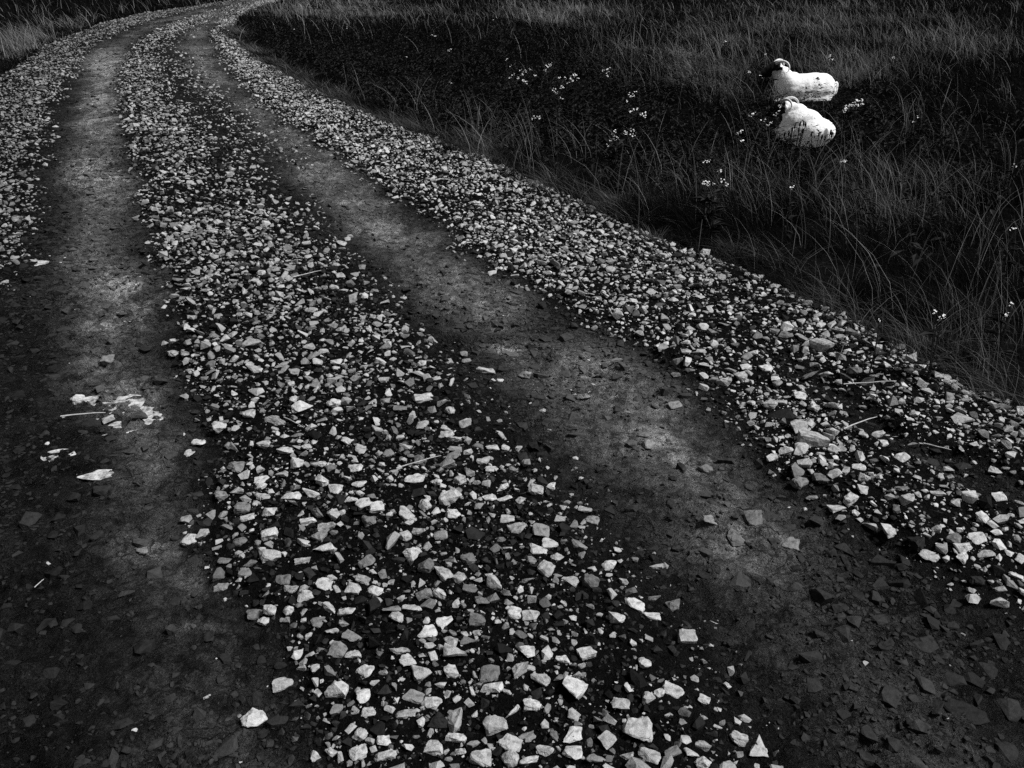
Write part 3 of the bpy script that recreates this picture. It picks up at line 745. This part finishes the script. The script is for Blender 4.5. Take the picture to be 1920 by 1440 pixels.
for i, (pxs, h, lab) in enumerate(FL):
    if i < 13 or i in (18, 28): pxs = pxs + [(a + random.Random(i * 31 + a).uniform(-12, 12), b + random.Random(i * 17 + b).uniform(-9, 9)) for (a, b) in pxs for _k in (0,)] 
    r = random.Random(700 + i); big = len(pxs) > 4
    x, y, z = on_ground(*pxs[0], lift=h); t = empty("wildflower", (x, y, z)); t.rotation_euler = (0, 0, 0)
    tag(t, lab, "flower", "white wildflowers on the moor")
    zc = y * CP + (H - z - h) * SP; stems = []
    for k, (qx, qy) in enumerate(pxs):
        dx = (qx - pxs[0][0]) * zc / F; dz = -(qy - pxs[0][1]) * zc / F
        top = Vector((dx, r.uniform(-.02, .02), h + dz)); root = Vector((r.uniform(-.015, .015), r.uniform(-.015, .015), 0))
        mid_ = root.lerp(top, .55) + Vector((r.uniform(-.02, .02), 0, .02))
        stems.append(tube([root, mid_, top], [.004, .003, .002], 5))
        v, f = head_mesh(r, min(.022, .0022 * zc + .002) * r.uniform(.75, 1.25))
        hd = mesh_np("flower_head", v, f, M_PETAL, parent=t); hd.location = top
    v, f = join(stems); mesh_np("stem", v, f, M_STEM, parent=t)
    v, f = leaves(r, 60 if big else 16, h, .12 if big else .09); mesh_np("foliage", v, f, M_LEAF, parent=t)
# dark thistles standing before the near sheep
TH = [([(1500, 236), (1505, 234), (1510, 236), (1498, 246), (1506, 248)], "tallest dark thistle with clustered buds in front of the near sheep", .55),
      ([(1478, 252), (1484, 256), (1471, 255)], "dark thistle before the left flank of the near sheep", .42),
      ([(1535, 255), (1541, 259), (1520, 254)], "dark thistle before the rump of the near sheep", .42),
      ([(1556, 250), (1560, 256), (1550, 262)], "dark thistle at the right edge of the near sheep", .46),
      ([(1490, 240), (1487, 246)], "thin dark thistle left of the tallest one by the near sheep", .48)]
for i, (pxs, lab, h) in enumerate(TH):
    r = random.Random(800 + i); x, y, z = on_ground(pxs[0][0], pxs[0][1], lift=h)
    t = empty("thistle", (x, y, z)); tag(t, lab, "thistle", "dark thistles in front of the near sheep"); zc = y * CP + (H - z - h) * SP; stems = []
    for (qx, qy) in pxs:
        top = Vector(((qx - pxs[0][0]) * zc / F, r.uniform(-.02, .02), h - (qy - pxs[0][1]) * zc / F))
        stems.append(tube([(top.x * .2, 0, 0), (top.x * .5, 0, top.z * .6), top], [.004, .0035, .003], 5))
        v, f = tube([(0, 0, -.01), (0, 0, .004), (0, 0, .02), (r.uniform(-.008, .008), 0, .042)], [.003, .010, .009, .005], 8)
        b = mesh_np("bud", v, f, M_BUD, parent=t); b.location = top
    v, f = join(stems); mesh_np("stem", v, f, M_BUD, parent=t)
    v, f = leaves(r, 9, h * .6, .06); mesh_np("foliage", v, f, M_BUD, parent=t)
# bleached straws lying on the track
ST = [((116, 789), (200, 782), .006, "thick bleached straw lying beside the bright puddle"), ((1578, 737), (1672, 731), .005, "long bleached straw across the bare strip of the right bank"),
      ((1578, 822), (1640, 799), .005, "straw slanting up beside the biggest right-bank block"), ((1726, 849), (1778, 862), .004, "straw lying low on the bare strip, farthest right"),
      ((548, 534), (604, 520), .005, "straw lying in the upper centre gravel"), ((745, 897), (828, 873), .004, "straw lying across stones in the middle of the centre gravel"),
      ((535, 800), (572, 820), .004, "short straw slanting among stones beside the left track"), ((68, 1111), (86, 1096), .003, "short straw on the dark mud of the left track"),
      ((1568, 683), (1576, 650), .004, "straw standing up at the right bank's grass edge")]
for i, (a, b, rad, lab) in enumerate(ST):
    A, B = (Vector(on_ground(*p)) for p in (a, b)); r = random.Random(i)
    up = .045 if i in (1, 2, 3, 4, 5, 6) else .022
    if i == 8: A = Vector(on_ground(*a)); B = A + Vector((.02, .0, .13)); up = .0
    M_ = A.lerp(B, .5) + Vector((0, r.uniform(-.004, .004), .001))
    pts = [A + (0 if False else Vector((0, 0, up))), A.lerp(M_, .5) + Vector((0, .002, up)), M_ + Vector((0, 0, up)), M_.lerp(B, .5) + Vector((0, .003, up)), B + Vector((0, 0, up))]
    v, f = tube([p - A for p in pts], [rad * k * .48 for k in (1, 1, .9, .8, .5)], 6)
    o = mesh_np("straw", v, f, M_STRAW); o.location = A; tag(o, lab, "straw", "bleached straws on the track")

# ------------------------------------------------------------------ two horned sheep lying in the grass
def ellipsoid(bm, c, r, rot=(0, 0, 0), n=20):
    M = Matrix.Translation(c) @ Euler(rot).to_matrix().to_4x4() @ Matrix.Diagonal((*r, 1))
    bmesh.ops.create_uvsphere(bm, u_segments=n, v_segments=n // 2, radius=1, matrix=M)
def chain(bm, pts, n=12):
    for (a, ra), (b, rb) in zip(pts[:-1], pts[1:]):
        a, b = Vector(a), Vector(b)
        for k in range(n + 1):
            t = k / n; ellipsoid(bm, a.lerp(b, t), (ra + (rb - ra) * t,) * 3, n=12)
def make_sheep(loc, rz, label, head_yaw, head_pitch, neck, spot=None, scale=1.0, seed=0, hs=1.22, cheek=.62, slump=False):
    r = random.Random(seed)
    bm = bmesh.new()
    if slump:
        for c, r_ in (((0, 0, .16), (.47, .36, .20)), ((.05, 0, .27), (.40, .29, .24)), ((.22, 0, .38), (.21, .17, .18)), ((.08, 0, .37), (.24, .17, .15)),
                      ((-.28, 0, .21), (.28, .31, .22)), ((-.20, .03, .29), (.26, .20, .18)), ((-.55, 0, .22), (.05, .04, .11))): ellipsoid(bm, c, r_)
    else:
        for c, r_ in (((.02, 0, .27), (.44, .26, .25)), ((-.27, 0, .27), (.25, .25, .25)), ((-.33, 0, .28), (.17, .22, .21)), ((-.12, 0, .275), (.34, .26, .255)), ((.27, 0, .29), (.25, .235, .26)), ((.27, 0, .42), (.20, .14, .12)),
                      ((-.02, .02, .36), (.34, .19, .15)), ((.0, 0, .14), (.45, .25, .16)), ((-.53, 0, .28), (.05, .04, .12))): ellipsoid(bm, c, r_)
    hp = Vector(neck)
    chain(bm, [((.34, 0, .36), .19), ((.43, hp.y * .4, .36 + (hp.z - .36) * .55), .15), (tuple(hp + Vector((-.03, 0, -.04))), .095)])
    for s in (-1, 1):
        chain(bm, [((.38, .15 * s, .12), .075), ((.60, .16 * s, .06), .045), ((.42, .17 * s, .035), .035)], 8)
        chain(bm, [((-.30, .13 * s, .14), .13), ((-.02, .17 * s, .06), .06), ((-.22, .19 * s, .03), .04)], 8)
    # head in its own frame, x along the nose
    HM = Matrix.Translation(hp) @ Euler((0, head_pitch, head_yaw), 'XYZ').to_matrix().to_4x4() @ Matrix.Scale(hs, 4)
    hb = bmesh.new()
    ellipsoid(hb, (.03, 0, .01), (.105, .078, .088)); ellipsoid(hb, (.10, 0, -.005), (.10, .062, .072)); ellipsoid(hb, (.17, 0, -.02), (.085, .052, .056))
    ellipsoid(hb, (.225, 0, -.028), (.045, .046, .045)); ellipsoid(hb, (.10, 0, -.055), (.11, .045, .035)); ellipsoid(hb, (.0, 0, .06), (.06, .055, .045))
    for s in (-1, 1):
        ellipsoid(hb, (-.02, .125 * s, .015), (.03, .078, .02), (.25 * s, 0, -.35 * s)); ellipsoid(hb, (.075, .062 * s, .035), (.03, .018, .018))
    for v in hb.verts: v.co = HM @ v.co
    tmp = bpy.data.meshes.new("tmp"); hb.to_mesh(tmp); hb.free(); bm.from_mesh(tmp); bpy.data.meshes.remove(tmp)
    me = bpy.data.meshes.new("body"); bm.to_mesh(me); bm.free()
    o = bpy.data.objects.new("body", me); col.objects.link(o)
    rm = o.modifiers.new("r", 'REMESH'); rm.mode = 'VOXEL'; rm.voxel_size = .0115
    sm = o.modifiers.new("s", 'SMOOTH'); sm.iterations = 14; sm.factor = .5
    me2 = bpy.data.meshes.new_from_object(o.evaluated_get(bpy.context.evaluated_depsgraph_get())); o.modifiers.clear(); o.data = me2; me2.name = "body"
    HI = HM.inverted(); n = len(me2.vertices); sh = np.zeros(n); wool = []
    for i, v in enumerate(me2.vertices):
        p = v.co; q = HI @ p; nz = mnoise.noise(p * 14)
        ishead = q.x > -.035 + .02 * nz + (.05 if q.z < -.06 else 0) and abs(q.y) < .25 and -.14 < q.z < .16 and q.x < .35 and (q - Vector((.1, 0, 0))).length < .25
        isleg = p.z < .10 and (abs(p.y) > .12) and (p.x > .40 or (p.x < 0 and abs(p.y) > .27)) and not ishead
        if ishead:
            c = .010
            if -.03 < q.x < .085 and q.z < -.012 + .02 * nz and q.z > -.12: c = cheek       # white cheek
            if q.x > .235: c = .10
        elif isleg: c = .02 if mnoise.noise(p * 25) < .2 else .3
        else:
            c = .86 + .03 * nz; wool.append(i)
            if spot and (Vector(p) - Vector(spot)).length < .042 + .02 * mnoise.noise(p * 40): c = .03
            d = mnoise.noise(p * 5) * .012 + mnoise.noise(p * 13) * .006 + mnoise.noise(p * 34) * .003
            v.co = p + v.normal * d
        sh[i] = c
    a = me2.attributes.new("shade", 'FLOAT', 'POINT'); a.data.foreach_set("value", sh.astype(np.float32))
    me2.materials.clear(); me2.materials.append(M_WOOL)
    me2.polygons.foreach_set("use_smooth", np.ones(len(me2.polygons), bool))
    t = empty("sheep", loc, rz); t.scale = (scale,) * 3; tag(t, label, "sheep", "horned sheep lying on the moor"); o.parent = t
    for s in (-1, 1):
        pts, rad = [], []
        for k in range(30):
            u = k / 29; an = .7 + u * 4.0; R0 = .078 * (1 - .18 * u)
            pts.append(HM @ Vector((-.035 + R0 * math.cos(an) * 1.0 - .03 * u, s * (.045 + .14 * u ** .8), .03 + R0 * math.sin(an) - .01)))
            rad.append((.021 * (1 - u) ** .7 + .004) * (1 + .07 * math.sin(k * 2.4)))
        v, f = tube(pts, rad, 10); mesh_np("horn", v, f, M_HORN, smooth=True, parent=t)
        eb = bmesh.new(); ellipsoid(eb, (0, 0, 0), (.014, .014, .014), n=12); em = bpy.data.meshes.new("eye"); eb.to_mesh(em); eb.free()
        em.materials.append(M_EYE); e = bpy.data.objects.new("eye", em); col.objects.link(e); e.parent = t; e.location = HM @ Vector((.085, s * .066, .03))
    return t
def at_depth(px, py):       # foot of the sheep on the moor
    return on_ground(px, py)
x, y, z = at_depth(1506, 186)
make_sheep((x, y, z - .10), math.pi + R(4), "black faced horned sheep lying side on, farther of the two, dark mark on its back", R(-6), R(12), (.53, 0, .60), spot=(-.12, .16, .44), scale=.93, seed=1)
x, y, z = at_depth(1503, 266)
make_sheep((x, y, z - .01), math.pi - R(72), "white horned sheep lying with its back turned, nearer one behind dark thistles", R(40), R(18), (.46, .07, .47), scale=.77, seed=2, cheek=.02, hs=1.3, slump=True)
